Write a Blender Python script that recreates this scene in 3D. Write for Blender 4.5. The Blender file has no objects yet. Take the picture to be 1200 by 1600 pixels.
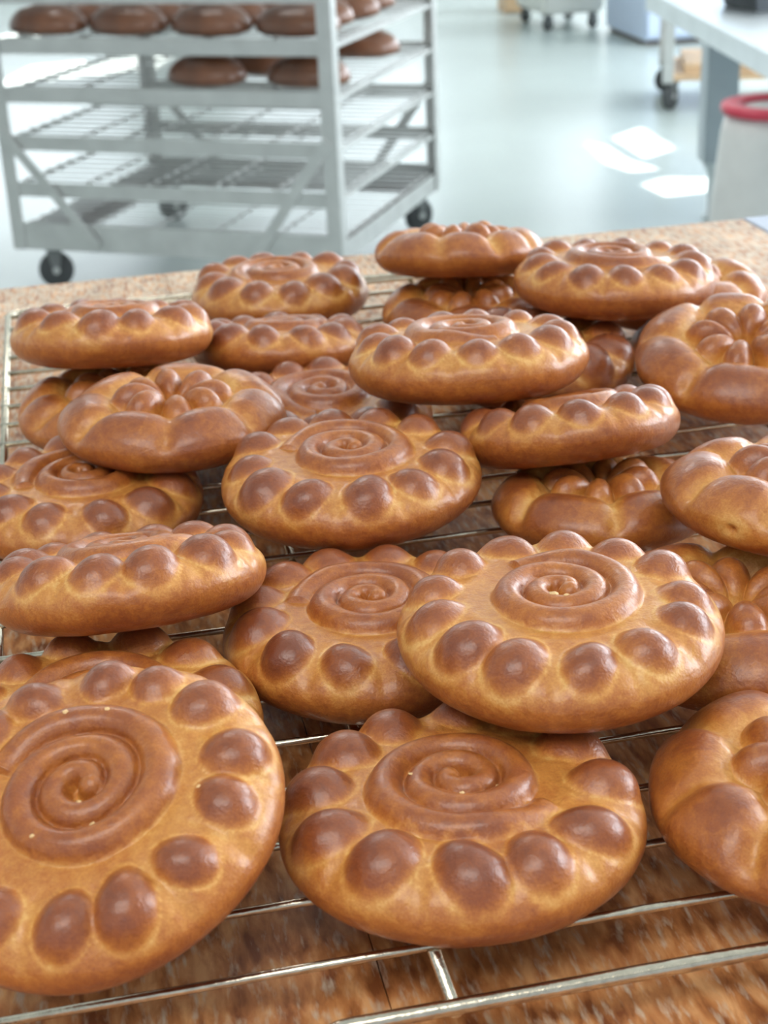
import bpy, bmesh, math
import numpy as np
from mathutils import Vector, Matrix
R_ = math.radians
scene = bpy.context.scene
COL = scene.collection

# ------------------------------------------------------------------ camera
PITCH, ROLL, CAMH = R_(24.7), R_(2.46), 1.35
fw = Vector((0, math.cos(PITCH), -math.sin(PITCH)))
rt0 = Vector((1, 0, 0)); up0 = rt0.cross(fw)
rt = rt0 * math.cos(ROLL) - up0 * math.sin(ROLL)
up = up0 * math.cos(ROLL) + rt0 * math.sin(ROLL)
cam_d = bpy.data.cameras.new('camera'); cam = bpy.data.objects.new('camera', cam_d); COL.objects.link(cam)
cam.matrix_world = Matrix(((rt.x, up.x, -fw.x, 0), (rt.y, up.y, -fw.y, 0), (rt.z, up.z, -fw.z, CAMH), (0, 0, 0, 1)))
cam_d.sensor_width = 36; cam_d.sensor_fit = 'AUTO'; cam_d.lens = 54.0
cam_d.clip_start = .02; cam_d.clip_end = 100
cam_d.dof.use_dof = True; cam_d.dof.focus_distance = .72; cam_d.dof.aperture_fstop = 14
scene.camera = cam

# ------------------------------------------------------------------ world, sun, window light, exposure
scene.view_settings.view_transform = 'Standard'; scene.view_settings.look = 'None'
scene.view_settings.gamma = 1; scene.view_settings.use_curve_mapping = False
scene.view_settings.exposure = 0.0
w = bpy.data.worlds.new('world'); scene.world = w; w.use_nodes = True
bg = w.node_tree.nodes['Background']; bg.inputs[0].default_value = (.80, .90, 1, 1); bg.inputs[1].default_value = .75

SUN_DIR = Vector((.10, -1.0, -1.15)).normalized()          # the way the sunlight travels
sd = bpy.data.lights.new('sun', 'SUN'); sd.energy = 22; sd.angle = R_(.5); sd.color = (1, .97, .92)
so = bpy.data.objects.new('sun', sd); COL.objects.link(so); so.rotation_euler = SUN_DIR.to_track_quat('-Z', 'Y').to_euler()
so.location = (0, 10, 12)

def area(name, loc, target, sx, sy, power, col):
    d = bpy.data.lights.new(name, 'AREA'); d.shape = 'RECTANGLE'; d.size = sx; d.size_y = sy; d.energy = power; d.color = col
    o = bpy.data.objects.new(name, d); COL.objects.link(o); o.location = loc
    o.rotation_euler = (Vector(target) - Vector(loc)).to_track_quat('-Z', 'Y').to_euler(); return o
CEIL, WR, WL, WB, WN = 3.3, 3.6, -5.6, 15.5, -2.6
DAY = (.86, .93, 1)
RW = [(.6, 2.6), (3.6, 5.6), (6.6, 8.6), (9.6, 11.6)]       # windows of the right wall, y ranges
BW = [(-4.4, -2.2), (-1.4, .8), (1.6, 3.8)]                 # windows of the back wall, x ranges
for y0, y1 in RW:
    area('window_daylight', (WR - .02, (y0 + y1) / 2, 1.95), (0, (y0 + y1) / 2, 1.95), 1.9, 1.5, 115, DAY)
for x0, x1 in BW:
    area('window_daylight', ((x0 + x1) / 2, WB - .02, 2.0), ((x0 + x1) / 2, 0, 2.0), 1.9, 1.5, 34, DAY)
area('added_ceiling_fill', (-.6, -.9, CEIL - .08), (-.6, -.9, 0), 2.4, 1.2, 26, (1, .94, .86))  # this and the next two: unseen fill panels added for soft top light
area('added_ceiling_fill', (-1.0, 4.6, CEIL - .08), (-1.0, 4.6, 0), 1.2, .6, 22, (1, .97, .93))
area('added_ceiling_fill', (2.8, 8.4, CEIL - .08), (2.8, 8.4, 0), 1.2, .6, 22, (1, .97, .93))

# ------------------------------------------------------------------ materials
def ramp(nt, pts, fac=None):
    n = nt.nodes.new('ShaderNodeValToRGB'); e = n.color_ramp.elements
    while len(e) < len(pts): e.new(.5)
    for k, (p, c) in enumerate(pts): e[k].position = p; e[k].color = (*c, 1)
    if fac is not None: nt.links.new(fac, n.inputs[0])
    return n
def mat(name, col, rough=.5, metal=0, coat=0, var=0, scale=20, bump=0, bscale=60, stretch=(1, 1, 1), col2=None, spec=None, trans=0):
    m = bpy.data.materials.new(name); m.use_nodes = True; nt = m.node_tree; b = nt.nodes['Principled BSDF']
    b.inputs['Base Color'].default_value = (*col, 1); b.inputs['Roughness'].default_value = rough
    b.inputs['Metallic'].default_value = metal; b.inputs['Coat Weight'].default_value = coat
    b.inputs['Transmission Weight'].default_value = trans
    if spec is not None: b.inputs['Specular IOR Level'].default_value = spec
    tc = nt.nodes.new('ShaderNodeTexCoord'); mp = nt.nodes.new('ShaderNodeMapping'); mp.inputs['Scale'].default_value = stretch
    nt.links.new(tc.outputs['Object'], mp.inputs[0])
    n = nt.nodes.new('ShaderNodeTexNoise'); n.inputs['Scale'].default_value = scale; n.inputs['Detail'].default_value = 6
    nt.links.new(mp.outputs[0], n.inputs['Vector'])
    c2 = col2 or tuple(min(1, c * (1 + var)) for c in col); c1 = col if col2 else tuple(c * (1 - var) for c in col)
    r = ramp(nt, [(.3, c1), (.7, c2)], n.outputs[0]); nt.links.new(r.outputs[0], b.inputs['Base Color'])
    if bump:
        n2 = nt.nodes.new('ShaderNodeTexNoise'); n2.inputs['Scale'].default_value = bscale; n2.inputs['Detail'].default_value = 5
        nt.links.new(mp.outputs[0], n2.inputs['Vector'])
        bp = nt.nodes.new('ShaderNodeBump'); bp.inputs['Strength'].default_value = bump; bp.inputs['Distance'].default_value = .001
        nt.links.new(n2.outputs[0], bp.inputs['Height']); nt.links.new(bp.outputs[0], b.inputs['Normal'])
    return m

def bread_material(name, shift):
    m = bpy.data.materials.new(name); m.use_nodes = True; nt = m.node_tree; b = nt.nodes['Principled BSDF']; L = nt.links.new
    at = nt.nodes.new('ShaderNodeAttribute'); at.attribute_name = 'bake'
    tc = nt.nodes.new('ShaderNodeTexCoord')
    def noise(sc, det=4, dist=0):
        n = nt.nodes.new('ShaderNodeTexNoise'); n.inputs['Scale'].default_value = sc; n.inputs['Detail'].default_value = det
        n.inputs['Distortion'].default_value = dist; L(tc.outputs['Object'], n.inputs['Vector']); return n.outputs[0]
    def mth(op, a, bb):
        n = nt.nodes.new('ShaderNodeMath'); n.operation = op
        for k, v in enumerate((a, bb)):
            if isinstance(v, (int, float)): n.inputs[k].default_value = v
            else: L(v, n.inputs[k])
        return n.outputs[0]
    f = mth('ADD', at.outputs['Fac'], mth('MULTIPLY', mth('SUBTRACT', noise(38, 5, .6), .5), .60))
    f = mth('ADD', f, mth('MULTIPLY', mth('SUBTRACT', noise(230, 8, .5), .5), .50))
    f = mth('ADD', f, mth('MULTIPLY', mth('SUBTRACT', noise(1100, 3), .5), .34))
    f = mth('ADD', f, shift)
    r = ramp(nt, [(.02, (.74, .42, .13)), (.26, (.60, .26, .055)), (.50, (.45, .148, .028)), (.74, (.30, .082, .021)), (1.0, (.20, .052, .020))], f)
    L(r.outputs[0], b.inputs['Base Color'])
    rr = nt.nodes.new('ShaderNodeMapRange'); rr.inputs[3].default_value = .50; rr.inputs[4].default_value = .30
    L(at.outputs['Fac'], rr.inputs[0]); L(rr.outputs[0], b.inputs['Roughness'])
    b.inputs['Coat Weight'].default_value = .32; b.inputs['Coat Roughness'].default_value = .20
    b.inputs['Specular IOR Level'].default_value = .5
    b.inputs['Subsurface Weight'].default_value = 0
    h = mth('ADD', mth('MULTIPLY', noise(700, 6), .55), mth('MULTIPLY', noise(130, 5, .8), 1.0))
    bp = nt.nodes.new('ShaderNodeBump'); bp.inputs['Strength'].default_value = .5; bp.inputs['Distance'].default_value = .0012
    L(h, bp.inputs['Height']); L(bp.outputs[0], b.inputs['Normal'])
    return m

def plank_material():
    m = bpy.data.materials.new('board_wood'); m.use_nodes = True; nt = m.node_tree; b = nt.nodes['Principled BSDF']; L = nt.links.new
    tc = nt.nodes.new('ShaderNodeTexCoord')
    def nz(sc, st, det=6, dist=0):
        mp = nt.nodes.new('ShaderNodeMapping'); mp.inputs['Scale'].default_value = st; L(tc.outputs['Object'], mp.inputs[0])
        n = nt.nodes.new('ShaderNodeTexNoise'); n.inputs['Scale'].default_value = sc; n.inputs['Detail'].default_value = det
        n.inputs['Distortion'].default_value = dist; L(mp.outputs[0], n.inputs['Vector']); return n.outputs[0]
    base = ramp(nt, [(.34, (.24, .075, .022)), (.5, (.52, .21, .068)), (.66, (.76, .40, .17))], nz(130, (1, .33, 1), 10, .3))
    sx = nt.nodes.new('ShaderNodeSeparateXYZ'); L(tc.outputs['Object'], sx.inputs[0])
    far_sheen = nt.nodes.new('ShaderNodeMapRange'); far_sheen.inputs[1].default_value = .75; far_sheen.inputs[2].default_value = 1.45; far_sheen.inputs[3].default_value = 0; far_sheen.inputs[4].default_value = .16
    L(sx.outputs['Y'], far_sheen.inputs[0])                            # far side paled in the colour, standing in for haze and window sheen
    ad = nt.nodes.new('ShaderNodeMath'); ad.operation = 'ADD'; L(nz(300, (1, .25, 1), 6, .2), ad.inputs[0]); L(far_sheen.outputs[0], ad.inputs[1])
    flour = ramp(nt, [(.53, (0, 0, 0)), (.74, (.9, .9, .9))], ad.outputs[0])  # real flour streaks plus the painted sheen of the far side
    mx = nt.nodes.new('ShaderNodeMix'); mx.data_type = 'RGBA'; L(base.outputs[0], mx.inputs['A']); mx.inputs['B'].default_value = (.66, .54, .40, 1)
    L(flour.outputs[0], mx.inputs['Factor'])  # flour streaks plus the painted far-side sheen
    mu = nt.nodes.new('ShaderNodeMix'); mu.data_type = 'RGBA'; mu.blend_type = 'MULTIPLY'; mu.inputs['Factor'].default_value = .55
    L(mx.outputs['Result'], mu.inputs['A'])
    d = ramp(nt, [(.35, (.50, .38, .30)), (.6, (1, 1, 1))], nz(28, (1, .5, 1), 5, .3)); L(d.outputs[0], mu.inputs['B'])
    L(mu.outputs['Result'], b.inputs['Base Color']); b.inputs['Roughness'].default_value = .42
    bp = nt.nodes.new('ShaderNodeBump'); bp.inputs['Strength'].default_value = .3; bp.inputs['Distance'].default_value = .001
    L(nz(300, (1, .25, 1)), bp.inputs['Height']); L(bp.outputs[0], b.inputs['Normal'])
    return m

M = dict(
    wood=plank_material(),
    bluewood=mat('blue_grey_laminate', (.36, .40, .50), .35, var=.1, scale=40),
    tablewood=mat('table_frame_wood', (.30, .18, .10), .6, var=.2, scale=30, stretch=(1, 1, .2)),
    wire=mat('tinned_wire', (.60, .54, .43), .20, metal=1, var=.18, scale=160, bump=.25, bscale=300),
    steel=mat('brushed_aluminium', (.55, .56, .545), .42, metal=.6, var=.08, scale=12, bump=.1),
    steel2=mat('stainless_sheet', (.66, .70, .72), .30, metal=.8, var=.08, scale=8),
    dark=mat('dull_underside', (.16, .135, .125), .5, metal=.4, var=.2, scale=10),
    rubber=mat('black_rubber', (.055, .06, .062), .55, var=.2),
    floor=mat('sealed_floor', (.45, .51, .495), .27, var=.04, scale=1.2, bump=.05, bscale=3),
    wall=mat('painted_wall', (.78, .79, .77), .7, var=.03, scale=3),
    frame=mat('white_window_frame', (.8, .8, .8), .4),
    loaf=mat('rye_loaf_crust', (.085, .038, .024), .33, coat=.3, var=.35, scale=9, bump=.3, bscale=40, col2=(.22, .085, .038)),
    white=mat('white_plastic', (.74, .74, .72), .4, var=.03),
    red=mat('red_plastic', (.62, .05, .09), .35, var=.05),
    blue=mat('pale_blue_panel', (.55, .64, .80), .35, var=.03),
    bin=mat('cream_plastic', (.66, .67, .62), .45, var=.04),
    beech=mat('beech_board', (.62, .42, .25), .5, var=.15, scale=14, stretch=(1, .2, 1)),
    black=mat('dark_steel_tin', (.05, .055, .06), .35, metal=.6, var=.2),
    fork=mat('dull_zinc', (.22, .23, .23), .5, metal=.6, var=.1),
    legsteel=mat('bench_leg_grey', (.34, .39, .42), .35, metal=.5, var=.05, scale=6),
    crumb=mat('pale_crumb', (.75, .50, .24), .6, var=.1),
    flour=mat('flour', (.8, .76, .70), .9, var=.06, scale=30),
    lamp=None)  # glow material of the added ceiling fill panels, set below
ml = bpy.data.materials.new('added_lamp_diffuser'); ml.use_nodes = True; bs = ml.node_tree.nodes['Principled BSDF']
bs.inputs['Emission Color'].default_value = (1, .97, .92, 1); bs.inputs['Emission Strength'].default_value = 3; M['lamp'] = ml  # glow of the added ceiling fill panels
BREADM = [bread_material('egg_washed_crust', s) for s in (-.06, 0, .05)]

# ------------------------------------------------------------------ helpers
def link(name, me, m, parent=None, **kw):
    if isinstance(me, bmesh.types.BMesh):
        b = me; bmesh.ops.recalc_face_normals(b, faces=b.faces); me = bpy.data.meshes.new(name); b.to_mesh(me); b.free()
    if m is not None and not me.materials: me.materials.append(m)
    o = bpy.data.objects.new(name, me); COL.objects.link(o)
    if parent: o.parent = parent
    for k, v in kw.items(): o[k] = v
    return o
def thing(name, label, cat, loc=(0, 0, 0), rotz=0, group=None):
    o = bpy.data.objects.new(name, None); COL.objects.link(o); o.empty_display_size = .05
    o.location = loc; o.rotation_euler = (0, 0, rotz); o['label'] = label; o['category'] = cat
    if group: o['group'] = group
    return o
def bx(b, lo, hi, bev=0, mtx=None):
    lo, hi = Vector(lo), Vector(hi); c = (lo + hi) / 2; s = hi - lo
    r = bmesh.ops.create_cube(b, size=1); vs = r['verts']
    for v in vs: v.co = Vector((v.co.x * s.x, v.co.y * s.y, v.co.z * s.z)) + c
    if bev:
        es = list({e for v in vs for e in v.link_edges}); n0 = len(b.verts)
        rr = bmesh.ops.bevel(b, geom=es, offset=bev, segments=2, affect='EDGES', profile=.5)
        vs = [v for v in rr['verts']] if not mtx else rr['verts']
    if mtx:
        bmesh.ops.transform(b, matrix=mtx, verts=list(set(vs)))
    return b
def box(lo, hi, bev=0): return bx(bmesh.new(), lo, hi, bev)
def tube(b, pts, r, n=10, cap=True):
    pts = [Vector(p) for p in pts]; rings = []
    for k, p in enumerate(pts):
        t = (pts[min(k + 1, len(pts) - 1)] - pts[max(k - 1, 0)]).normalized()
        a = Vector((0, 0, 1)) if abs(t.z) < .9 else Vector((1, 0, 0))
        x = t.cross(a).normalized(); y = x.cross(t)
        rad = r[k] if isinstance(r, (list, tuple)) else r
        rings.append([b.verts.new(p + (x * math.cos(q) + y * math.sin(q)) * rad) for q in [2 * math.pi * i / n for i in range(n)]])
    for k in range(len(rings) - 1):
        for i in range(n):
            f = b.faces.new((rings[k][i], rings[k][(i + 1) % n], rings[k + 1][(i + 1) % n], rings[k + 1][i])); f.smooth = True
    if cap: b.faces.new(rings[0]); b.faces.new(rings[-1][::-1])
    return b
def lathe(b, prof, n=40, loc=(0, 0, 0), axis=None):
    prof = list(prof); rings = []; vs = []
    for (r, z) in prof:
        ring = [b.verts.new((r * math.cos(2 * math.pi * i / n), r * math.sin(2 * math.pi * i / n), z)) for i in range(n)]; rings.append(ring); vs += ring
    for k in range(len(rings) - 1):
        for i in range(n):
            f = b.faces.new((rings[k][i], rings[k][(i + 1) % n], rings[k + 1][(i + 1) % n], rings[k + 1][i])); f.smooth = True
    b.faces.new(rings[0][::-1]); b.faces.new(rings[-1])
    mt = Matrix.Translation(loc) @ (axis.to_track_quat('Z', 'Y').to_matrix().to_4x4() if axis else Matrix.Identity(4))
    bmesh.ops.transform(b, matrix=mt, verts=vs); return b
def arc(c, a0, a1, r, n, ex, ey):
    return [Vector(c) + Vector(ex) * r * math.cos(a0 + (a1 - a0) * k / n) + Vector(ey) * r * math.sin(a0 + (a1 - a0) * k / n) for k in range(n + 1)]

# ------------------------------------------------------------------ the room
link('floor', box((WL, WN, -.1), (WR, WB, 0)), M['floor'], kind='structure')
def wall_with_windows(name, along, fixed, span, wins, zlo, zhi, out):
    """a wall 0.2 m thick; along 'x' or 'y'; windows are real openings"""
    b = bmesh.new()
    def seg(a0, a1, z0, z1):
        if a1 - a0 < 1e-4: return
        f0, f1 = (fixed, fixed + .2 * out) if out > 0 else (fixed - .2, fixed)
        if along == 'y': bx(b, (f0, a0, z0), (f1, a1, z1))
        else: bx(b, (a0, f0, z0), (a1, f1, z1))
    seg(span[0], span[1], 0, zlo); seg(span[0], span[1], zhi, CEIL)
    e = span[0]
    for a0, a1 in wins: seg(e, a0, zlo, zhi); e = a1
    seg(e, span[1], zlo, zhi)
    return link(name, b, M['wall'], kind='structure')
wall_with_windows('wall_right', 'y', WR, (WN, WB), RW, 1.2, 2.7, 1)
wall_with_windows('wall_back', 'x', WB, (WL, WR), BW, 1.25, 2.75, 1)
link('wall_left', box((WL - .2, WN, 0), (WL, WB, CEIL)), M['wall'], kind='structure')
n_w = 0
def window(name, along, fixed, a0, a1, z0, z1):
    b = bmesh.new()
    t = .05
    def s(p0, p1, q0, q1):
        if along == 'y': bx(b, (fixed + .1, p0, q0), (fixed + .15, p1, q1))
        else: bx(b, (p0, fixed + .1, q0), (p1, fixed + .15, q1))
    s(a0, a0 + t, z0, z1); s(a1 - t, a1, z0, z1); s(a0 + t, a1 - t, z0, z0 + t); s(a0 + t, a1 - t, z1 - t, z1)
    s((a0 + a1) / 2 - .02, (a0 + a1) / 2 + .02, z0 + t, z1 - t)
    link(name, b, M['frame'], kind='structure')
for y0, y1 in RW: n_w += 1; window('window_%d' % n_w, 'y', WR, y0, y1, 1.2, 2.7)
for x0, x1 in BW: n_w += 1; window('window_%d' % n_w, 'x', WB, x0, x1, 1.25, 2.75)
# openings added in the unseen ceiling, cut so the sun patches land on the floor
def up_to_ceiling(p):
    t = CEIL / -SUN_DIR.z; return (p[0] - SUN_DIR.x * t, p[1] - SUN_DIR.y * t)
PATCHES = [
    [(1.060, 6.73), (1.215, 6.93), (1.278, 6.44), (1.125, 6.28)],
    [(.935, 6.66), (1.00, 6.58), (1.055, 6.26), (1.15, 6.07), (1.03, 6.04), (.955, 6.22)],
    [(1.031, 5.83), (1.14, 5.93), (1.33, 5.88), (1.29, 5.67), (1.086, 5.61)],
    [(-2.10, 8.85), (-2.02, 9.62), (-1.15, 9.92), (-1.22, 9.30)],
    [(-1.04, 9.55), (-1.02, 9.95), (-.70, 9.98), (-.74, 9.60)],
    [(-2.55, 10.7), (-2.50, 11.2), (-2.2, 11.2), (-2.25, 10.7)],
    [(-2.45, 12.3), (-2.40, 13.1), (-1.75, 13.2), (-1.82, 12.4)],
]
from mathutils.geometry import delaunay_2d_cdt
def ceiling_mesh():
    pts = [Vector((WL, WN)), Vector((WR, WN)), Vector((WR, WB)), Vector((WL, WB))]
    edges = [(0, 1), (1, 2), (2, 3), (3, 0)]; polys = []
    for P in PATCHES:
        q = [up_to_ceiling(p) for p in P]; i0 = len(pts); pts += [Vector(a) for a in q]; polys.append(q)
        edges += [(i0 + k, i0 + (k + 1) % len(q)) for k in range(len(q))]
    vs, es, fs, *_ = delaunay_2d_cdt(pts, edges, [], 0, 1e-6)
    def inside(p, q):
        c = False; j = len(q) - 1
        for i in range(len(q)):
            if (q[i][1] > p[1]) != (q[j][1] > p[1]) and p[0] < (q[j][0] - q[i][0]) * (p[1] - q[i][1]) / (q[j][1] - q[i][1]) + q[i][0]: c = not c
            j = i
        return c
    b = bmesh.new(); bv = [b.verts.new((v.x, v.y, CEIL)) for v in vs]
    for f in fs:
        c = sum((vs[i] for i in f), Vector((0, 0))) / len(f)
        if not any(inside(c, q) for q in polys): b.faces.new([bv[i] for i in f])
    ext = bmesh.ops.extrude_face_region(b, geom=list(b.faces))
    bmesh.ops.translate(b, vec=(0, 0, .02), verts=[g for g in ext['geom'] if isinstance(g, bmesh.types.BMVert)])
    return b
link('ceiling', ceiling_mesh(), M['wall'], kind='structure')

# ------------------------------------------------------------------ the wooden table and its planks
A = R_(11.0); U = Vector((math.cos(A), math.sin(A), 0)); V = Vector((-math.sin(A), math.cos(A), 0))
TZ, WZ = .924, .95
tab = thing('work_table', 'long wooden work table of brown floury planks under the wire cooling rack', 'table', (0, 0, 0), A)
seams = [-.538, -.331, -.124, .083, .290, .497, .713]
rs = np.random.RandomState(5)
for k in range(len(seams) - 1):
    b = box((seams[k] + .0002, .10, TZ - .035), (seams[k + 1] - .0002, 1.545 + rs.uniform(-.0015, .0015), TZ + rs.uniform(-.0003, .0003)), .0004)
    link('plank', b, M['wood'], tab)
link('edge_board', box((.7145, .10, TZ - .036), (.93, 1.548, TZ + .0005), .002), M['bluewood'], tab, label='blue-grey laminate board at the table end')
for (u0, v0) in ((-.48, .18), (.80, .18), (-.48, 1.40), (.80, 1.40)):
    link('leg', box((u0, v0, 0), (u0 + .07, v0 + .07, TZ - .036), .004), M['tablewood'], tab)
for lo, hi in (((-.47, .2, TZ - .13), (.86, .225, TZ - .036)), ((-.47, 1.43, TZ - .13), (.86, 1.455, TZ - .036))):
    link('apron', box(lo, hi, .003), M['tablewood'], tab)

# ------------------------------------------------------------------ wire cooling rack (thin wires, each its own part)
rack = thing('cooling_rack', 'wire cooling rack with thin steel wires lying on the wooden table under the buns', 'cooling rack', (0, 0, 0), A)
r1, r2, r3 = .0019, .0031, .0026
zw = WZ - r1
UL, UR, V0, V1 = -.072, .530, .459, 1.374
for k in range(24):
    v = V0 + .03925 * k
    if v > V1 - .01: break
    mid = [(UL + (UR - UL) * j / 4, v + rs.uniform(-.0006, .0006), zw + rs.uniform(-.0002, .0001)) for j in range(5)]
    link('wire', tube(bmesh.new(), mid, r1, 10), M['wire'], rack)
zr = zw - r1 - r3
c = .014
pts = [(UL + .003, V0 - .004, zr)] + [(UL + .003, V1 - c, zr)] + arc((UL + .003 + c, V1 - c, zr), math.pi, math.pi / 2, c, 6, (1, 0, 0), (0, 1, 0))[1:] \
    + arc((UR - .003 - c, V1 - c, zr), math.pi / 2, 0, c, 6, (1, 0, 0), (0, 1, 0)) + [(UR - .003, V0 - .004, zr)]
pts = [Vector(p) + Vector((0, 0, .004)) * (1 if p[1] > V1 - c - .001 else 0) for p in pts]
link('frame_rod', tube(bmesh.new(), pts, r2, 12), M['wire'], rack)
for u in (.102, .30, .46):
    link('support_bar', tube(bmesh.new(), [(u, .4265, zr), (u, V1 - .003, zr)], r3, 10), M['wire'], rack)
fz = zr + .003; cc = .022                                       # thick front rod that turns down into a foot
pts = [(.085 - cc + cc * math.sin(0), .4265, fz)]
left = arc((.062, .4265, fz - .016), math.pi / 2, math.pi * .98, .016, 7, (1, 0, 0), (0, -.25, 1))
left = [Vector((.062 - .022 * math.sin(t), .4265 - .014 * (1 - math.cos(t)), fz - .0165 * (1 - math.cos(t)))) for t in [math.pi / 2 * k / 8 for k in range(9)]][::-1]
right = [Vector((.52 + .022 * math.sin(t), .4265 - .014 * (1 - math.cos(t)), fz - .0165 * (1 - math.cos(t)))) for t in [math.pi / 2 * k / 8 for k in range(9)]]
link('front_rod', tube(bmesh.new(), left + right, r2, 14), M['wire'], rack)

# ------------------------------------------------------------------ buns
def section(hi):
    """half cross section of the plump bun, unit radius: arrays of (r, z) with outward normals"""
    dr = .0125 if hi else .018
    P = [(r, .175 + .02 * (r / .58) ** 2) for r in np.arange(0.004, .56, dr)]
    for u in np.linspace(math.pi / 2, 0, int(.62 / dr)):
        P.append((.56 + .44 * max(math.cos(u), 0) ** .92, -.03 + .225 * max(math.sin(u), 0) ** .92))
    for u in np.linspace(0, math.pi / 2, 15 if hi else 10)[1:]:
        P.append((.70 + .30 * math.cos(u), -.03 - .24 * math.sin(u)))
    for r in (.55, .38, .2, .004): P.append((r, -.27))
    P = np.array(P); T = np.gradient(P, axis=0); T /= np.linalg.norm(T, axis=1)[:, None]
    N = np.stack([-T[:, 1], T[:, 0]], 1)                        # outward: up on the top, sideways at the rim
    return P, N, T
SEC = {True: section(True), False: section(False)}
def smax(a, b, k):
    h = np.maximum(k - np.abs(a - b), 0) / k
    return np.maximum(a, b) + h * h * k * .25
def sst(a, b, x):
    t = np.clip((x - a) / (b - a), 0, 1); return t * t * (3 - 2 * t)
def wob(X, Y, Z, seed, f, n=7):
    r = np.random.RandomState(seed); o = np.zeros_like(X)
    for _ in range(n):
        d = r.normal(size=3); d *= f * r.uniform(.6, 1.5) / np.linalg.norm(d); o += np.sin(X * d[0] + Y * d[1] + Z * d[2] + r.uniform(0, 6.28))
    return o / n

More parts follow.
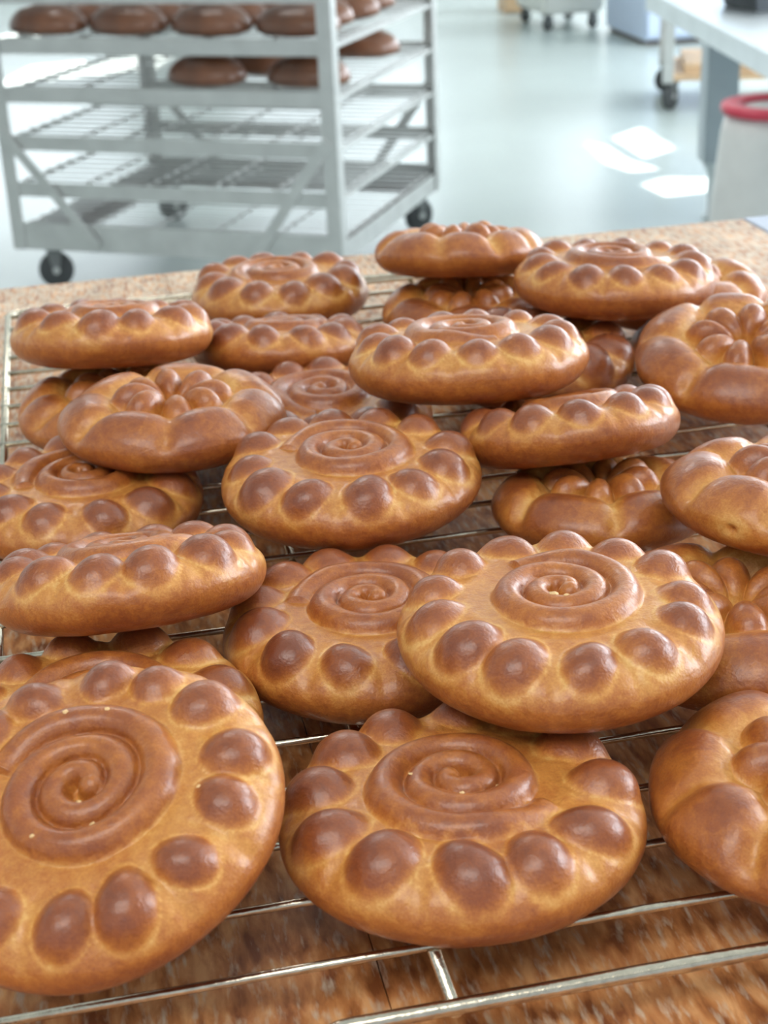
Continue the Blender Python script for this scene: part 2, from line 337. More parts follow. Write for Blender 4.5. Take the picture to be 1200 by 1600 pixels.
def bun_surface(kind, seed, hi, phase, nb, start, turns, R, br=1.0, spot=None):
    P, N, T = SEC[hi]; nS = len(P); nA = 300 if hi else 200
    rs = np.random.RandomState(seed)
    th = np.linspace(0, 2 * math.pi, nA, endpoint=False)
    r0 = P[:, 0][:, None]; z0 = P[:, 1][:, None]; nr = N[:, 0][:, None]; nz = N[:, 1][:, None]; tr = T[:, 0][:, None]; tz = T[:, 1][:, None]
    TH = th[None, :] + 0 * r0
    cs, sn = np.cos(TH), np.sin(TH)
    out = 1 + .012 * np.sin(2 * TH + rs.uniform(0, 6)) + .008 * np.sin(3 * TH + rs.uniform(0, 6)) + .005 * np.sin(5 * TH + rs.uniform(0, 6))
    X, Y, Z = r0 * cs, r0 * sn, z0 + 0 * TH
    NX, NY, NZ = nr * cs, nr * sn, nz + 0 * TH
    rr = r0 + 0 * TH
    topw = sst(-.12, .10, Z)                                   # 0 at the underside, 1 on the top
    upper = (nz > -.05) & (rr >= 0)
    lab = np.zeros(X.shape, int)                               # 0 dough base, 1.. balls or petals, 100 coil
    low = .012 * wob(X, Y, Z, seed + 1, 5) * (.3 + .7 * topw) + .004 * wob(X, Y, Z, seed + 2, 16)
    h = low.copy(); bake = None
    side = sst(.12, -.10, Z)
    hb_all = np.full(X.shape, -9.)
    if kind == 'S':
        k_at = int(np.argmin(np.abs(P[:, 0] - .775) + 9 * (N[:, 1] < .2)))
        for i in range(nb):
            a = phase + 2 * math.pi * i / nb + rs.uniform(-.05, .05)
            kk = min(nS - 1, max(0, k_at + rs.randint(-1, 2)))
            rb = br * (1.62 / nb) * rs.uniform(.94, 1.12) * 1.38; emb = rb * rs.uniform(.38, .52)
            ca, sa = math.cos(a), math.sin(a)
            C = np.array([P[kk, 0] * ca, P[kk, 0] * sa, P[kk, 1]]) - emb * np.array([N[kk, 0] * ca, N[kk, 0] * sa, N[kk, 1]])
            vx, vy, vz = C[0] - X, C[1] - Y, C[2] - Z
            tc = vx * NX + vy * NY + vz * NZ
            vt = vx * tr * cs + vy * tr * sn + vz * tz; vc = -vx * sn + vy * cs
            d = np.sqrt((vt / rs.uniform(1.02, 1.2)) ** 2 + (vc + rs.uniform(-.25, .25) * vt) ** 2)
            hb = tc + np.sqrt(np.maximum(rb * rb - d * d, 0)) - 1.5 * np.maximum(d - rb * .95, 0)
            hb = np.where(nz > -.25, hb, -9)
            lab = np.where((hb > h - .004) & (hb > hb_all), i + 1, lab); hb_all = np.maximum(hb_all, hb)
        # shallow creases of pulled dough between the balls, running down the shoulder
        dth = (TH - phase - math.pi / nb) % (2 * math.pi / nb); dth = np.minimum(dth, 2 * math.pi / nb - dth)
        crease = np.exp(-(dth * rr / .05) ** 2) * sst(.56, .7, rr) * sst(-.06, .12, Z)
        h = h - .020 * crease
        h = h + .018 * np.exp(-((rr - .80) / .12) ** 2) * sst(0, .1, Z)
        h = smax(h, hb_all, .045)
        # coiled rope
        hc = np.full(X.shape, -9.)
        pm = 2 * math.pi * turns
        f_rc = lambda p: .064 + .158 * np.maximum(p, 0) ** 1.12 / (2 * math.pi) ** 1.12
        f_w = lambda p: .076 + .0022 * p
        dirn = 1
        for m in range(-1, 5):
            p = (TH - start) + 2 * math.pi * m
            rc = f_rc(p); wv = f_w(p) * (1 + .05 * np.sin(p * 2.3 + seed))
            dd = np.abs(rr - rc)
            ok = (p >= 0) & (p <= pm)
            fade = sst(pm, pm - .9, p)
            v = -.25 * wv + .035 * (1 - np.clip(rr / .5, 0, 1)) - .07 * (1 - fade) + 1.25 * np.sqrt(np.maximum(wv * wv - dd * dd, 0)) - 1.6 * np.maximum(dd - wv * .98, 0)
            hc = np.maximum(hc, np.where(ok, v, -9))
        ex, ey = f_rc(0) * math.cos(start), f_rc(0) * math.sin(start); we = f_w(0)
        de = np.hypot(X - ex, Y - ey)
        hc = np.maximum(hc, -.25 * we + .034 + 1.25 * np.sqrt(np.maximum(we * we - de * de, 0)) - 1.6 * np.maximum(de - we * .98, 0))
        hc = np.where((nz > .5) & (rr < .66), hc, -9) + .006 * wob(X, Y, Z, seed + 9, 9)
        lab = np.where((hc > h - .002) & (rr < .64), 100, lab)
        h = smax(h, hc, .016)
        relief = np.clip(h / .115, 0, 1)
        ball = sst(-.06, .105, hb_all); coil = sst(-.03, .07, hc)
        bake = .41 + .50 * ball + .26 * coil - .10 * crease + .22 * side * (1 - ball * .6) + .12 * sst(-.06, -.2, Z)
        bake = bake - .22 * np.exp(-((hb_all + .045) / .038) ** 2) - .12 * np.exp(-((hc + .03) / .03) ** 2) * (rr > .42) - .10 * np.exp(-((hc - .005) / .02) ** 2) * (rr < .42)
        bake += .10 * np.exp(-((rr - .56) / .05) ** 2) * topw * 0
    else:
        n = nb; lobes = 7 + (seed % 2)
        ring = np.exp(-((rr - .735) / .17) ** 2)
        h = h + topw * (.055 * ring - .15 * (1 - sst(.34, .60, rr)))
        ph2 = rs.uniform(0, 6.28); seam = np.zeros(X.shape); bulge = np.zeros(X.shape)
        for i in range(lobes):
            a = ph2 + 2 * math.pi * i / lobes + rs.uniform(-.14, .14); sl = rs.uniform(-.35, .6)
            d = (TH - a + sl * (rr - .7) + math.pi) % (2 * math.pi) - math.pi
            wd = .078 * (1 + .5 * (rr < .6))
            g = np.exp(-np.abs(d * rr / wd) ** 1.7) * rs.uniform(.6, 1.15)
            seam = np.maximum(seam, g)
        sw = sst(.40, .58, rr) * sst(-.10, .10, Z)
        d2 = np.cos((TH - ph2 + .15 * (rr - .7)) * lobes)
        h = h - .072 * seam * sw - .020 * (d2 * .5 + .5) * sw
        hp_all = np.full(X.shape, -9.)
        hinn = h.copy()
        for i in range(n):
            a = phase + 2 * math.pi * i / n + rs.uniform(-.06, .06)
            rc = .315 * rs.uniform(.94, 1.04); L = .232 * rs.uniform(.92, 1.08); W = min(.15, 1.06 / n) * rs.uniform(.95, 1.12); H = .225 * rs.uniform(.9, 1.1)
            dx, dy = X - rc * math.cos(a), Y - rc * math.sin(a)
            dl = (dx * math.cos(a) + dy * math.sin(a)) / L; dt = (-dx * math.sin(a) + dy * math.cos(a)) / (W * (1 + .30 * dl))
            q = dl * dl + dt * dt
            v = -.115 + H * np.sqrt(np.maximum(1 - q, 0)) * (1 + .15 * dl) - .25 * np.maximum(np.sqrt(q) - .98, 0) + .01 * rs.uniform(-1, 1)
            v = np.where(nz > .5, v, -9)
            lab = np.where((v > h - .001) & (v > hp_all), i + 1, lab); hp_all = np.maximum(hp_all, v)
        lab = np.where(rr > .56, 0, lab)
        h = smax(h, hp_all, .018)
        pet = sst(-.09, .04, hp_all) * (rr < .56)
        inner = 1 - sst(.40, .60, rr)
        bake = .20 + .46 * pet + .44 * sst(.54, .72, rr) * (1 - .95 * seam * sw) - .04 * side + .12 * sst(-.06, -.2, Z) + .16 * (ring * (d2 < 0)) - .0 * inner
    bake = bake + .10 * wob(X, Y, Z, seed + 5, 7)
    if spot is not None:                                        # a pale spot with a pricked hole on the side
        dd = np.sqrt((((TH - spot + math.pi) % (2 * math.pi) - math.pi) * .95) ** 2 + (Z + .06) ** 2) + 9 * (rr < .6)
        bake = bake - .55 * np.exp(-(dd / .17) ** 2) + .5 * np.exp(-(dd / .030) ** 2); h = h - .05 * np.exp(-(dd / .030) ** 2)
    X = X * out; Y = Y * out
    X, Y, Z = X + NX * h, Y + NY * h, Z + NZ * h
    return X * R, Y * R, Z * R, bake, lab

def faces_of(nS, nA):
    i = np.arange(nS - 1)[:, None]; j = np.arange(nA)[None, :]; j2 = (j + 1) % nA
    return np.stack([i * nA + j, (i + 1) * nA + j, (i + 1) * nA + j2, i * nA + j2], -1).reshape(-1, 4)

def patch_mesh(name, co, no, bk, F):
    used = np.unique(F); remap = np.full(len(co), -1); remap[used] = np.arange(len(used)); G = remap[F]
    me = bpy.data.meshes.new(name)
    me.vertices.add(len(used)); me.vertices.foreach_set('co', co[used].astype(np.float32).ravel())
    me.loops.add(len(G) * 4); me.loops.foreach_set('vertex_index', G.astype(np.int32).ravel())
    me.polygons.add(len(G)); me.polygons.foreach_set('loop_start', (np.arange(len(G)) * 4).astype(np.int32))
    me.polygons.foreach_set('use_smooth', np.ones(len(G), bool))
    at = me.attributes.new('bake', 'FLOAT', 'POINT'); at.data.foreach_set('value', bk[used].astype(np.float32))
    me.update(calc_edges=True)
    me.normals_split_custom_set_from_vertices(no[used].tolist())
    return me

def bun(kind, x, y, z, tx, ty, R, label, seed, hi=False, phase=0., nb=12, start=0., turns=2.4, mi=1, br=1.0, spot=None, crumbs=(), group=None):
    n = Vector((tx, ty, 1)).normalized(); ex = Vector((0, 1, 0)).cross(n).normalized(); ey = n.cross(ex)
    base = Vector((x, y, z + WZ)) - n * .27 * R
    name = 'spiral_bun' if kind == 'S' else 'rosette_bun'
    o = thing(name, label, 'bun', group=group)
    o.matrix_world = Matrix(((ex.x, ey.x, n.x, base.x), (ex.y, ey.y, n.y, base.y), (ex.z, ey.z, n.z, base.z), (0, 0, 0, 1)))
    X, Y, Z, bk, lab = bun_surface(kind, seed, hi, phase, nb, start, turns, R, br, spot)
    Z = Z + .27 * R
    nS, nA = X.shape; co = np.stack([X, Y, Z], -1).reshape(-1, 3); F = faces_of(nS, nA)
    a, b_, c_, d_ = co[F[:, 0]], co[F[:, 1]], co[F[:, 2]], co[F[:, 3]]
    fn = np.cross(c_ - a, d_ - b_); no = np.zeros_like(co)
    for k in range(4): np.add.at(no, F[:, k], fn)
    no /= np.linalg.norm(no, axis=1)[:, None] + 1e-12
    if no[nA * 3: nA * 6, 2].mean() < 0: no = -no; F = F[:, ::-1]
    no[:nA] = (0, 0, 1); no[-nA:] = (0, 0, -1)
    # close the two poles
    co = np.vstack([co, [[0, 0, Z[0].mean()], [0, 0, Z[-1].mean()]]]); no = np.vstack([no, [[0, 0, 1], [0, 0, -1]]]); bkf = np.append(bk.ravel(), [bk[0].mean(), bk[-1].mean()])
    jj = np.arange(0, nA, 2); c0 = len(co) - 2
    top = np.stack([np.full(len(jj), c0), jj, (jj + 1) % nA, (jj + 2) % nA], 1)
    bot = np.stack([np.full(len(jj), c0 + 1), (nS - 1) * nA + (jj + 2) % nA, (nS - 1) * nA + (jj + 1) % nA, (nS - 1) * nA + jj], 1)
    lf = lab.ravel()[F[:, 0]] if False else lab[:-1, :].ravel()
    polar = 100 if kind == 'S' else 0
    F = np.vstack([F, top, bot]); lf = np.concatenate([lf, np.full(len(top), polar), np.zeros(len(bot), int)])
    m = BREADM[mi]
    for l in np.unique(lf):
        sel = F[lf == l]
        if len(sel) < 12 and l != 0: sel0 = sel; continue
        nm = 'dough_base' if l == 0 else ('dough_coil' if l == 100 else ('dough_ball' if kind == 'S' else 'dough_petal'))
        link(nm, patch_mesh(nm, co, no, bkf, sel), m, o)
    for (px, py, sz) in crumbs:                                 # crumbs stuck on the crust, at (px, py) in bun radii
        up_ = co[:, 2] > .25 * R; i = np.argmin(np.hypot(co[:, 0] - px * R, co[:, 1] - py * R) + 9 * (~up_))
        b = bmesh.new(); bmesh.ops.create_icosphere(b, subdivisions=1, radius=sz)
        rc = np.random.RandomState(int(abs(px * 1000 + py * 77)) + 3)
        for v in b.verts: v.co = Vector((v.co.x * 1.3, v.co.y, v.co.z * .6)) * rc.uniform(.7, 1.3) + Vector(co[i])
        link('crumb', b, M['crumb'], o)
    return o

D = math.radians
BUNS = [
    ('S', -0.1174, 0.4913, 0.0520, -0.1263, -0.3097, 0.0741, dict(label='coiled spiral bun tipped toward the viewer in the lower left corner, seen roundest', seed=11, hi=True, phase=D(-93), nb=14, start=D(-5), turns=2.45, mi=1, crumbs=((.02,-.14,.0008),(-.1,.45,.0011),(.13,.44,.0009),(.10,-.28,.0010),(-.2,-.32,.0009),(.62,-.12,.0008)))),
    ('S', 0.0262, 0.5213, 0.0223, -0.0003, 0.0405, 0.0744, dict(label='spiral bun at the bottom centre lying flat on the wires', seed=22, hi=True, phase=D(-92), nb=12, start=D(170), turns=2.45, mi=1, br=1.05, crumbs=((-.27,.0,.0010),(.0,-.24,.0011),(.2,-.12,.0008)))),
    ('R', 0.1804, 0.5287, 0.0213, -0.0002, 0.0183, 0.0746, dict(label='thick ring bun cut off by the right edge, beside the bottom centre spiral bun', seed=33, hi=True, phase=D(175), nb=8, mi=1)),
    ('S', 0.0769, 0.6078, 0.0609, -0.0017, 0.0256, 0.0744, dict(label='big glossy spiral bun right of centre, on top of others, crumb on its coil', seed=44, hi=True, phase=D(-84), nb=13, start=D(-8), turns=2.35, mi=0, crumbs=((-.05,-.14,.0022),(.02,-.16,.0012)))),
    ('S', -0.0095, 0.6833, 0.0212, -0.0038, 0.0190, 0.0744, dict(label='spiral bun half hidden under the left side of the big glossy spiral bun', seed=55, hi=True, phase=D(-100), nb=12, start=D(10), turns=2.45, mi=1)),
    ('R', 0.1750, 0.6767, 0.0214, 0.0013, 0.0164, 0.0753, dict(label='petal-centred bun under the right side of the big glossy spiral bun', seed=66, hi=True, phase=D(40), nb=8, mi=0)),
    ('S', -0.1329, 0.5991, 0.0207, 0.0002, 0.0052, 0.0748, dict(label='bun behind the tipped corner bun, only its beaded back rim showing', seed=77, hi=True, phase=D(20), nb=12, start=D(40), mi=0)),
    ('S', -0.1295, 0.6897, 0.0527, -0.0807, 0.3346, 0.0698, dict(label='spiral bun at the left edge tilted down to the left, above the tipped corner bun', seed=88, hi=True, phase=D(-95), nb=12, start=D(200), turns=2.5, mi=0)),
    ('S', -0.1836, 0.8635, 0.0210, 0.0137, 0.0224, 0.0738, dict(label='spiral bun at the left edge, its coil half covered by a petal-centred bun', seed=99, hi=True, phase=D(-100), nb=12, start=D(60), mi=1)),
    ('R', -0.1296, 0.9077, 0.0570, 0.0144, 0.0226, 0.0708, dict(label='petal-centred bun with eight dough petals on top of the left side pile', seed=110, hi=True, phase=D(12), nb=8, mi=1)),
    ('R', -0.1816, 1.0257, 0.0212, 0.0017, 0.0249, 0.0739, dict(label="lobed bun at the far left peeking out beneath another, against the rack's left rail", seed=121, phase=D(25), nb=8, mi=0)),
    ('S', -0.1899, 1.0617, 0.0628, 0.0122, 0.2249, 0.0731, dict(label='flat-looking spiral bun at the back left corner of the rack, tilted away', seed=132, phase=D(-90), nb=12, start=D(30), mi=0)),
    ('S', -0.0817, 1.2856, 0.0236, 0.0128, 0.0480, 0.0770, dict(label='spiral bun at the back of the rack nearest to the trolley', seed=143, phase=D(-75), nb=12, start=D(90), mi=0)),
    ('S', -0.0731, 1.1218, 0.0288, 0.0216, 0.2242, 0.0679, dict(label='thin-looking bun in front of the rearmost spiral near the trolley, coil seen edge on', seed=154, phase=D(-70), nb=11, start=D(0), mi=1)),
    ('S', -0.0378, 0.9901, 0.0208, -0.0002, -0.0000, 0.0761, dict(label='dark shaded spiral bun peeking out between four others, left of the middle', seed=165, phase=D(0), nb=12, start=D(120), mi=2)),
    ('S', -0.0191, 0.8184, 0.0476, -0.0116, 0.0057, 0.0747, dict(label='spiral bun in the middle of the pile, right of the left petal-centred bun', seed=176, hi=True, phase=D(-80), nb=12, start=D(20), turns=2.4, mi=1)),
    ('S', 0.0580, 0.9376, 0.0769, -0.0212, 0.1560, 0.0767, dict(label='glossy spiral bun in the middle back with beads round a neat flat coil', seed=187, hi=True, phase=D(-88), nb=13, start=D(150), turns=2.4, mi=0)),
    ('S', 0.1138, 0.8683, 0.0519, -0.0999, 0.3406, 0.0680, dict(label='bun tilted away below the middle back spiral, only beads and side showing', seed=198, hi=True, phase=D(-85), nb=12, start=D(0), mi=1)),
    ('S', 0.1143, 1.0826, 0.0224, 0.0052, 0.0269, 0.0761, dict(label='bun poking out from beneath the right side of the middle back spiral', seed=209, phase=D(-20), nb=11, start=D(0), mi=1, br=1.15)),
    ('R', 0.0773, 1.2236, 0.0191, 0.0002, 0.0025, 0.0717, dict(label='petal-centred bun at the back, lying under the ring bun seen edge on', seed=220, phase=D(30), nb=8, mi=0)),
    ('R', 0.0721, 1.2568, 0.0604, 0.0203, 0.2008, 0.0717, dict(label='topmost bun at the back, seen edge on as a plump ring against the floor', seed=231, phase=D(-60), nb=8, mi=0)),
    ('S', 0.1838, 1.1433, 0.0639, 0.0238, 0.0805, 0.0775, dict(label='wide flat-coiled spiral bun at the back right, lying on top of others', seed=242, phase=D(-92), nb=13, start=D(200), turns=2.4, mi=1)),
    ('R', 0.2512, 1.2469, 0.0207, -0.0003, 0.0006, 0.0759, dict(label='rearmost bun on the right, peeking out behind the wide back right spiral', seed=253, phase=D(0), nb=8, mi=0)),
    ('R', 0.2489, 0.9867, 0.0532, -0.0388, -0.1554, 0.0753, dict(label='large petal-centred bun at the upper right edge, propped up toward the viewer', seed=264, hi=True, phase=D(-67), nb=8, mi=1)),
    ('R', 0.2255, 0.7501, 0.0562, 0.0710, 0.1074, 0.0745, dict(label='petal-centred bun at the right edge with a pale pricked spot low on its side', seed=275, hi=True, phase=D(-105), nb=8, mi=1, spot=D(-134))),
    ('R', 0.1288, 0.8269, 0.0224, -0.0109, 0.1154, 0.0654, dict(label='petal-centred bun on the wires, shaded, behind the big glossy spiral bun', seed=286, hi=True, phase=D(30), nb=8, mi=0)),
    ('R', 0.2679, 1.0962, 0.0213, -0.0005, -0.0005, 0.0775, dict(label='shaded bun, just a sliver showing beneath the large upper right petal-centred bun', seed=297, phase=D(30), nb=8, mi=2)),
]
for args in BUNS: bun(*args[:7], **args[7])

# ------------------------------------------------------------------ tall bakery trolley behind the table
TH = -.3377; RO = Vector((-.0874, 4.3675, 0)); RW_, RD = 1.0956, 1.0012; ZB, SP = .134, .1416
tr = thing('bakery_trolley', 'tall aluminium bakery trolley with wire shelves and black casters behind the table', 'trolley', RO, TH)
PW, TOP = .045, 1.75                                          # local: x from -RW_ to 0, y from 0 (front) to RD
def ang(x, y, sx, sy):                                        # L-shaped corner post
    b = bmesh.new(); bx(b, (min(x, x + sx * PW), min(y, y + sy * .005), ZB), (max(x, x + sx * PW), max(y, y + sy * .005), TOP), .001)
    bx(b, (min(x, x + sx * .005), min(y + sy * .005, y + sy * PW), ZB), (max(x, x + sx * .005), max(y + sy * .005, y + sy * PW), TOP), .001); return b
for x, y, sx, sy in ((0, 0, -1, 1), (-RW_, 0, 1, 1), (0, RD, -1, -1), (-RW_, RD, 1, -1)):
    link('corner_post', ang(x, y, sx, sy), M['steel'], tr)
e = .006
for (lo, hi) in (((-RW_ + e, e, ZB), (-e, .011, ZB + .085)), ((-RW_ + e, RD - .011, ZB), (-e, RD - e, ZB + .085)),
                 ((-.011, .012, ZB), (-e, RD - .012, ZB + .06)), ((-RW_ + e, .012, ZB), (-RW_ + .011, RD - .012, ZB + .06))):
    link('base_rail', box(lo, hi, .001), M['steel'], tr)
for (lo, hi) in (((-RW_ + .012, .012, ZB), (-.012, .075, ZB + .004)), ((-RW_ + .012, RD - .075, ZB), (-.012, RD - .012, ZB + .004)),
                 ((-.10, .076, ZB), (-.012, RD - .076, ZB + .004)), ((-RW_ + .012, .076, ZB), (-RW_ + .10, RD - .076, ZB + .004))):
    link('base_flange', box(lo, hi), M['dark'], tr)
lv = [ZB + .07 + SP * k for k in range(1, 10)]
for k, z in enumerate(lv):
    link('shelf_rail', box((-RW_ + e, e, z - .046), (-e, .010, z), .001), M['steel'], tr)
    link('shelf_rail', box((-RW_ + e, RD - .010, z - .046), (-e, RD - e, z), .001), M['steel'], tr)
    for x0, x1 in ((-.016, -.006), (-RW_ + .006, -RW_ + .016)):
        link('side_runner', box((x0, .012, z - .03), (x1, RD - .012, z - .018), .001), M['steel'], tr)
def grid(z):
    b = bmesh.new()
    for k in range(15):
        y = .03 + k * (RD - .06) / 14; tube(b, [(-RW_ + .012, y, z), (-.012, y, z)], .0030, 6)
    for k in range(6):
        x = -.03 - k * (RW_ - .06) / 5; tube(b, [(x, .014, z - .0065), (x, RD - .014, z - .0065)], .0042, 6)
    return b
g0 = None
for z in [ZB + .078] + lv:
    if g0 is None: g0 = link('wire_shelf', grid(0), M['steel'], tr); g0.location.z = z - .012
    else:
        g = g0.copy(); COL.objects.link(g); g.location.z = z - .012
def brace(x0, z0, x1, z1, y, name='brace'):
    b = bmesh.new(); d = Vector((x1 - x0, 0, z1 - z0)); L = d.length; a = math.atan2(d.z, d.x)
    bx(b, (0, -.0025, -.016), (L, .0025, .016), .0008, None)
    bmesh.ops.transform(b, matrix=Matrix.Translation((x0, y, z0)) @ Matrix.Rotation(-a, 4, 'Y'), verts=b.verts); return link(name, b, M['steel'], tr)
brace(-RW_ + .01, ZB + .37, -RW_ + .30, ZB + .02, -.003); brace(-.03, ZB + .36, -.27, ZB + .02, -.003)
brace(-.03, ZB + .36, -.27, ZB + .02, RD + .003); brace(-RW_ + .01, ZB + .37, -RW_ + .30, ZB + .02, RD + .003)
def caster(parent, x, y, top, r=.055, wd=.032, rz=.5, mw='rubber'):
    b = bmesh.new(); q = Matrix.Rotation(rz, 4, 'Z')
    prof = [(r * .35, -wd / 2), (r * .9, -wd / 2), (r, -wd * .3), (r, wd * .3), (r * .9, wd / 2), (r * .35, wd / 2)]
    lathe(b, prof, 28, (0, 0, 0), Vector((0, 1, 0))); bmesh.ops.transform(b, matrix=Matrix.Translation((x, y, r)) @ q, verts=b.verts)
    f = bmesh.new()
    for s in (-1, 1):                                            # tapering fork plates
        yy = s * (wd / 2 + .004)
        q4 = [f.verts.new((x_, yy - .0015, z_)) for x_, z_ in ((-.008, r - .006), (.008, r - .006), (.026, top - .006), (-.026, top - .006))]
        q5 = [f.verts.new(v.co + Vector((0, .003, 0))) for v in q4]; f.faces.new(q4); f.faces.new(q5[::-1])
        for i_ in range(4): f.faces.new((q4[i_], q4[(i_ + 1) % 4], q5[(i_ + 1) % 4], q5[i_]))
    bx(f, (-.034, -.034, top - .006), (.034, .034, top), .001)
    h = bmesh.new(); lathe(h, [(r * .2, -wd / 2 - .007), (r * .2, wd / 2 + .007)], 14, (0, 0, 0), Vector((0, 1, 0)))
    for bb in (f, h): pass
    wh = link('caster_wheel', b, M[mw], parent)
    bmesh.ops.transform(h, matrix=Matrix.Translation((x, y, r)) @ q, verts=h.verts); link('wheel_hub', h, M['steel'], wh)
    bmesh.ops.transform(f, matrix=Matrix.Translation((x, y, 0)) @ q, verts=f.verts); link('caster_fork', f, M['fork'], wh)
for x, y, rz in ((-RW_ + .10, .07, .5), (-.09, .07, .2), (-.06, RD - .07, 1.0), (-RW_ + .10, RD - .07, .9)):
    caster(tr, x, y, ZB, rz=rz)

def loaf_mesh(seed):
    r = np.random.RandomState(seed); b = bmesh.new(); bmesh.ops.create_uvsphere(b, u_segments=36, v_segments=20, radius=1)
    L, W, H = .126 * r.uniform(.93, 1.05), .080 * r.uniform(.92, 1.05), .078
    for v in b.verts:
        x, y, z = v.co; sx = math.copysign(abs(x) ** .85, x); zz = z if z > 0 else z * .35
        cut = 1 - .04 * math.exp(-((y * 3) ** 2)) * (1 + .5 * math.sin(x * 14))
        v.co = (sx * L, y * W * (1 - .08 * x * x), (zz * cut + .35) * H / 1.1)
    for f in b.faces: f.smooth = True
    me = bpy.data.meshes.new('loaf'); b.to_mesh(me); b.free(); me.materials.append(M['loaf']); return me
LM = [loaf_mesh(s) for s in range(3)]
q = Matrix.Rotation(TH, 4, 'Z')
def put_loaf(s, d, level, label, k, rz=0, group=None):
    o = bpy.data.objects.new('loaf', LM[k % 3]); COL.objects.link(o)
    o.location = RO + (q @ Vector((-s, d, 0))) + Vector((0, 0, lv[level] - .0085)); o.rotation_euler = (0, 0, TH + rz)
    o['label'] = label; o['category'] = 'loaf'; o['group'] = group or ('dark loaves on the upper trolley shelf' if level == 3 else 'dark loaves on the lower loaded trolley shelf')
put_loaf(.125, .13, 2, 'dark loaf on the lower loaded shelf, its end poking past the right front post', 0)
put_loaf(.44, .12, 2, 'dark brown loaf at the front of the lower loaded shelf, at its left end', 1)
put_loaf(.33, .32, 2, 'dark brown loaf in the second row of the lower loaded shelf, behind the front pair', 2)
put_loaf(.155, .68, 2, 'large dark loaf at the back right of the lower loaded shelf', 0, .1)
WH = ('at the right end', 'second from the right', 'third from the right', 'at the left end')
for j, (row, d) in enumerate((('front row', .12), ('second row', .30), ('third row', .48), ('back row', .68))):
    for i in range(4 if j < 3 else 3):
        put_loaf(.145 + .267 * i + .02 * (j % 2), d, 3, 'dark loaf %s of the %s, upper shelf' % (WH[i], row), i + j, 0)

# ------------------------------------------------------------------ stainless bench, bucket and other kit at the right
be = thing('steel_bench', 'stainless steel bench with a thick leg at the right of the room', 'bench', (1.150, 5.26, 0), R_(2))
bx0, bx1, by0, by1 = -.055, .75, -2.0, .84
link('bench_top', box((bx0, by0, .665), (bx1, by1, .682), .004), M['steel2'], be)
link('apron', box((bx0 + .01, by0 + .01, .605), (bx0 + .035, by1 - .01, .665), .002), M['steel2'], be)
link('apron', box((bx1 - .035, by0 + .01, .605), (bx1 - .01, by1 - .01, .665), .002), M['steel2'], be)
link('apron', box((bx0 + .036, by1 - .036, .605), (bx1 - .036, by1 - .011, .665), .002), M['steel2'], be)
def bench_leg(x, y):
    b = bmesh.new(); bx(b, (x - .055, y - .05, .20), (x + .055, y + .05, .605), .006)
    f = bmesh.new(); lathe(f, [(.036, 0), (.036, .012), (.026, .02), (.026, .15), (.05, .20), (.05, .205)], 24, (x, y, 0))
    o = link('leg', b, M['legsteel'], be); link('levelling_foot', f, M['steel2'], o)
for x, y in ((0.037, 0), (.65, 0), (0.037, -1.7), (.65, -1.7)): bench_leg(x, y)
# dark baking tin on the bench
b = bmesh.new()
def tin(b):
    lo = [(-.16, -.12), (.16, -.12), (.16, .12), (-.16, .12)]
    def ring(s, z): return [b.verts.new((x * s, y * s, z)) for x, y in lo]
    rings = [ring(.88, 0), ring(1, .07), ring(1.05, .07), ring(1.05, .075), ring(.98, .075), ring(.86, .005)]
    b.faces.new(rings[0][::-1]); b.faces.new(rings[-1])
    for k in range(len(rings) - 1):
        for i in range(4): b.faces.new((rings[k][i], rings[k][(i + 1) % 4], rings[k + 1][(i + 1) % 4], rings[k + 1][i]))
    bmesh.ops.bevel(b, geom=[e for e in b.edges], offset=.002, segments=1, affect='EDGES'); return b
o = link('baking_tin', tin(b), M['black']); o.location = (1.40, 5.40, .6825); o.rotation_euler.z = .3
o['label'] = 'dark metal baking tin lying on the stainless bench'; o['category'] = 'baking tin'

# dough bucket
bk = thing('bucket', 'white plastic tub with a red ring lid under the stainless bench', 'bucket', (1.165, 4.42, 0)); bk.scale = (1, 1, 1.05)
link('tub', lathe(bmesh.new(), [(.15, 0), (.168, .006), (.176, .05), (.172, .26), (.155, .44), (.142, .495), (.136, .495), (.136, .47), (.13, .468)], 56), M['white'], bk)
link('lid', lathe(bmesh.new(), [(.146, .490), (.156, .493), (.160, .506), (.155, .516), (.140, .519), (.108, .517), (.098, .512), (.098, .500), (.140, .496)], 56), M['red'], bk, label='red ring lid')
link('lid_disc', lathe(bmesh.new(), [(.097, .499), (.097, .505), (.02, .506)], 40), M['white'], bk)

# wheeled ingredient bin far back
wb = thing('ingredient_bin', 'cream ingredient bin on small casters far back by the wall side', 'bin', (1.125, 10.08, 0), .20)
def binshape():
    b = bmesh.new(); pr = [(0, 0, .10), (.42, 0, .10), (.47, -.04, .60), (-.03, -.04, .60)]
    v = [b.verts.new(p) for p in ((0.02, 0.02, .10), (.42, .02, .10), (.42, .62, .10), (.02, .62, .10), (0, 0, .62), (.44, 0, .62), (.44, .66, .74), (0, .66, .74))]
    for f in ((0, 3, 2, 1), (4, 5, 6, 7), (0, 1, 5, 4), (1, 2, 6, 5), (2, 3, 7, 6), (3, 0, 4, 7)): b.faces.new([v[i] for i in f])
    bmesh.ops.bevel(b, geom=list(b.edges), offset=.02, segments=3, affect='EDGES'); return b
link('bin_body', binshape(), M['bin'], wb)
link('bin_lid', box((-.01, .0, .745), (.45, .66, .765), .006), M['white'], wb)
for x, y in ((.07, .08), (.37, .08), (.07, .56), (.37, .56)): caster(wb, x, y, .104, r=.04, wd=.025, rz=.4)
cab = thing('cabinet', 'pale blue upright cabinet standing behind the bench', 'cabinet', (1.65, 9.30, 0), R_(9))
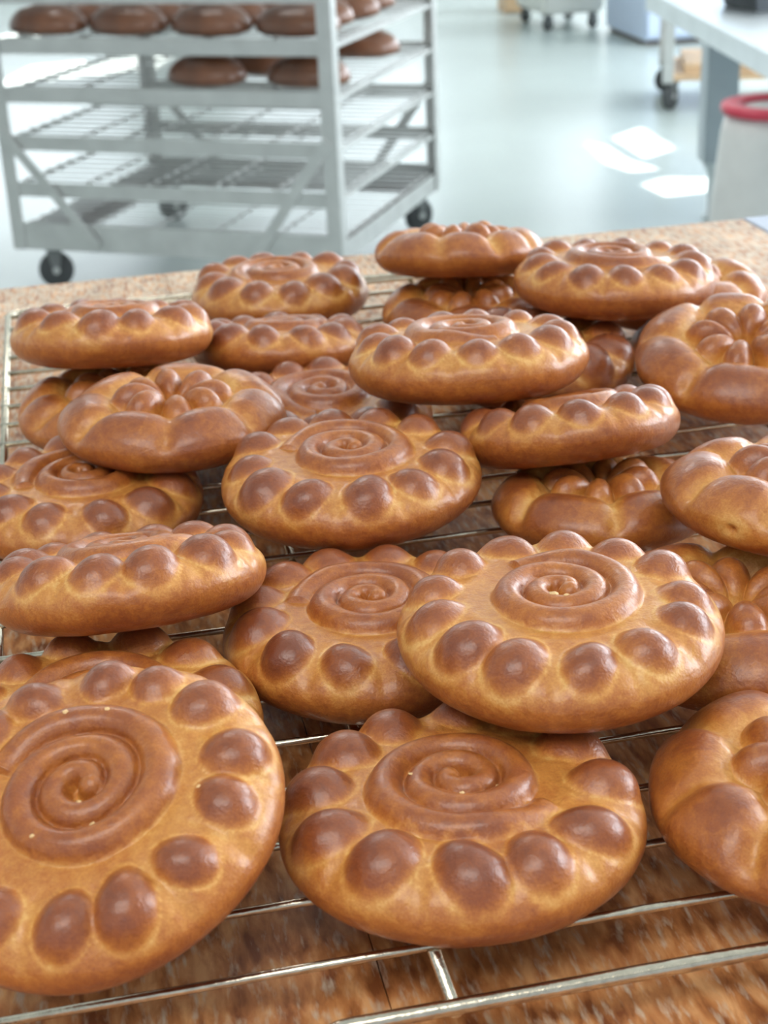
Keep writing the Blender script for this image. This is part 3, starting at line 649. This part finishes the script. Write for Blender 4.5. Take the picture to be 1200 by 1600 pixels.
link('cabinet_body', box((.0, .022, .03), (.60, .77, 1.9), .008), M['blue'], cab)
link('door', box((.01, 0, .05), (.59, .02, 1.88), .004), M['blue'], cab)
link('plinth', box((.02, .05, 0), (.58, .74, .0295)), M['dark'], cab)
# wooden crate
cr = thing('wooden_crate', 'small upright wooden crate left of the cream bin', 'crate', (.99, 11.1, 0), .1)
for k in range(5): link('slat', box((0, 0, .01 + k * .12), (.13, .012, .11 + k * .12), .002), M['beech'], cr)
for k in range(5): link('slat', box((0, .288, .01 + k * .12), (.13, .30, .11 + k * .12), .002), M['beech'], cr)
for x in (-.0, .118): link('side_board', box((x, .0125, .0), (x + .012, .2875, .6), .002), M['beech'], cr)
# low dolly under the bench
dl = thing('dolly', 'low trolley with steel posts and a wooden shelf under the far bench end', 'dolly', (1.375, 7.28, 0), -.15)
link('wooden_shelf', box((.02, .0, .135), (.62, .55, .165), .003), M['beech'], dl)
for k in range(2): link('board', box((.10, .03, .1655 + k * .0225), (.50, .50, .187 + k * .0225), .003), M['beech'], dl)
for x, y in ((0, 0), (.60, 0), (0, .53), (.60, .53)): link('post', box((x, y - .01, .125), (x + .05, y + .03, .62), .003), M['steel'], dl)
link('dolly_top', box((-.01, -.02, .6205), (.66, .57, .64), .003), M['steel'], dl)
for x, y, rz in ((.04, .04, 1.1), (.58, .04, .5), (.04, .50, .3), (.58, .50, 1.)): caster(dl, x, y, .134, r=.062, wd=.034, rz=rz)
# ceiling panels added out of view to go with the fill lights
for x, y, k in ((-.6, -.9, 2), (-1.0, 4.6, 1), (2.8, 8.4, 1)):
    t = thing('added_ceiling_lamp', {-.6: 'large flat added fill lamp on the ceiling near the table', -1.0: 'flat added fill lamp on the ceiling over the trolley', 2.8: 'flat added fill lamp on the ceiling by the right wall'}[x], 'lamp', (x, y, CEIL))
    link('added_lamp_frame', box((-.65 * k, -.35 * k, -.03), (.65 * k, .35 * k, -.001), .003), M['frame'], t); link('added_diffuser', box((-.6 * k, -.3 * k, -.036), (.6 * k, .3 * k, -.0305)), M['lamp'], t)
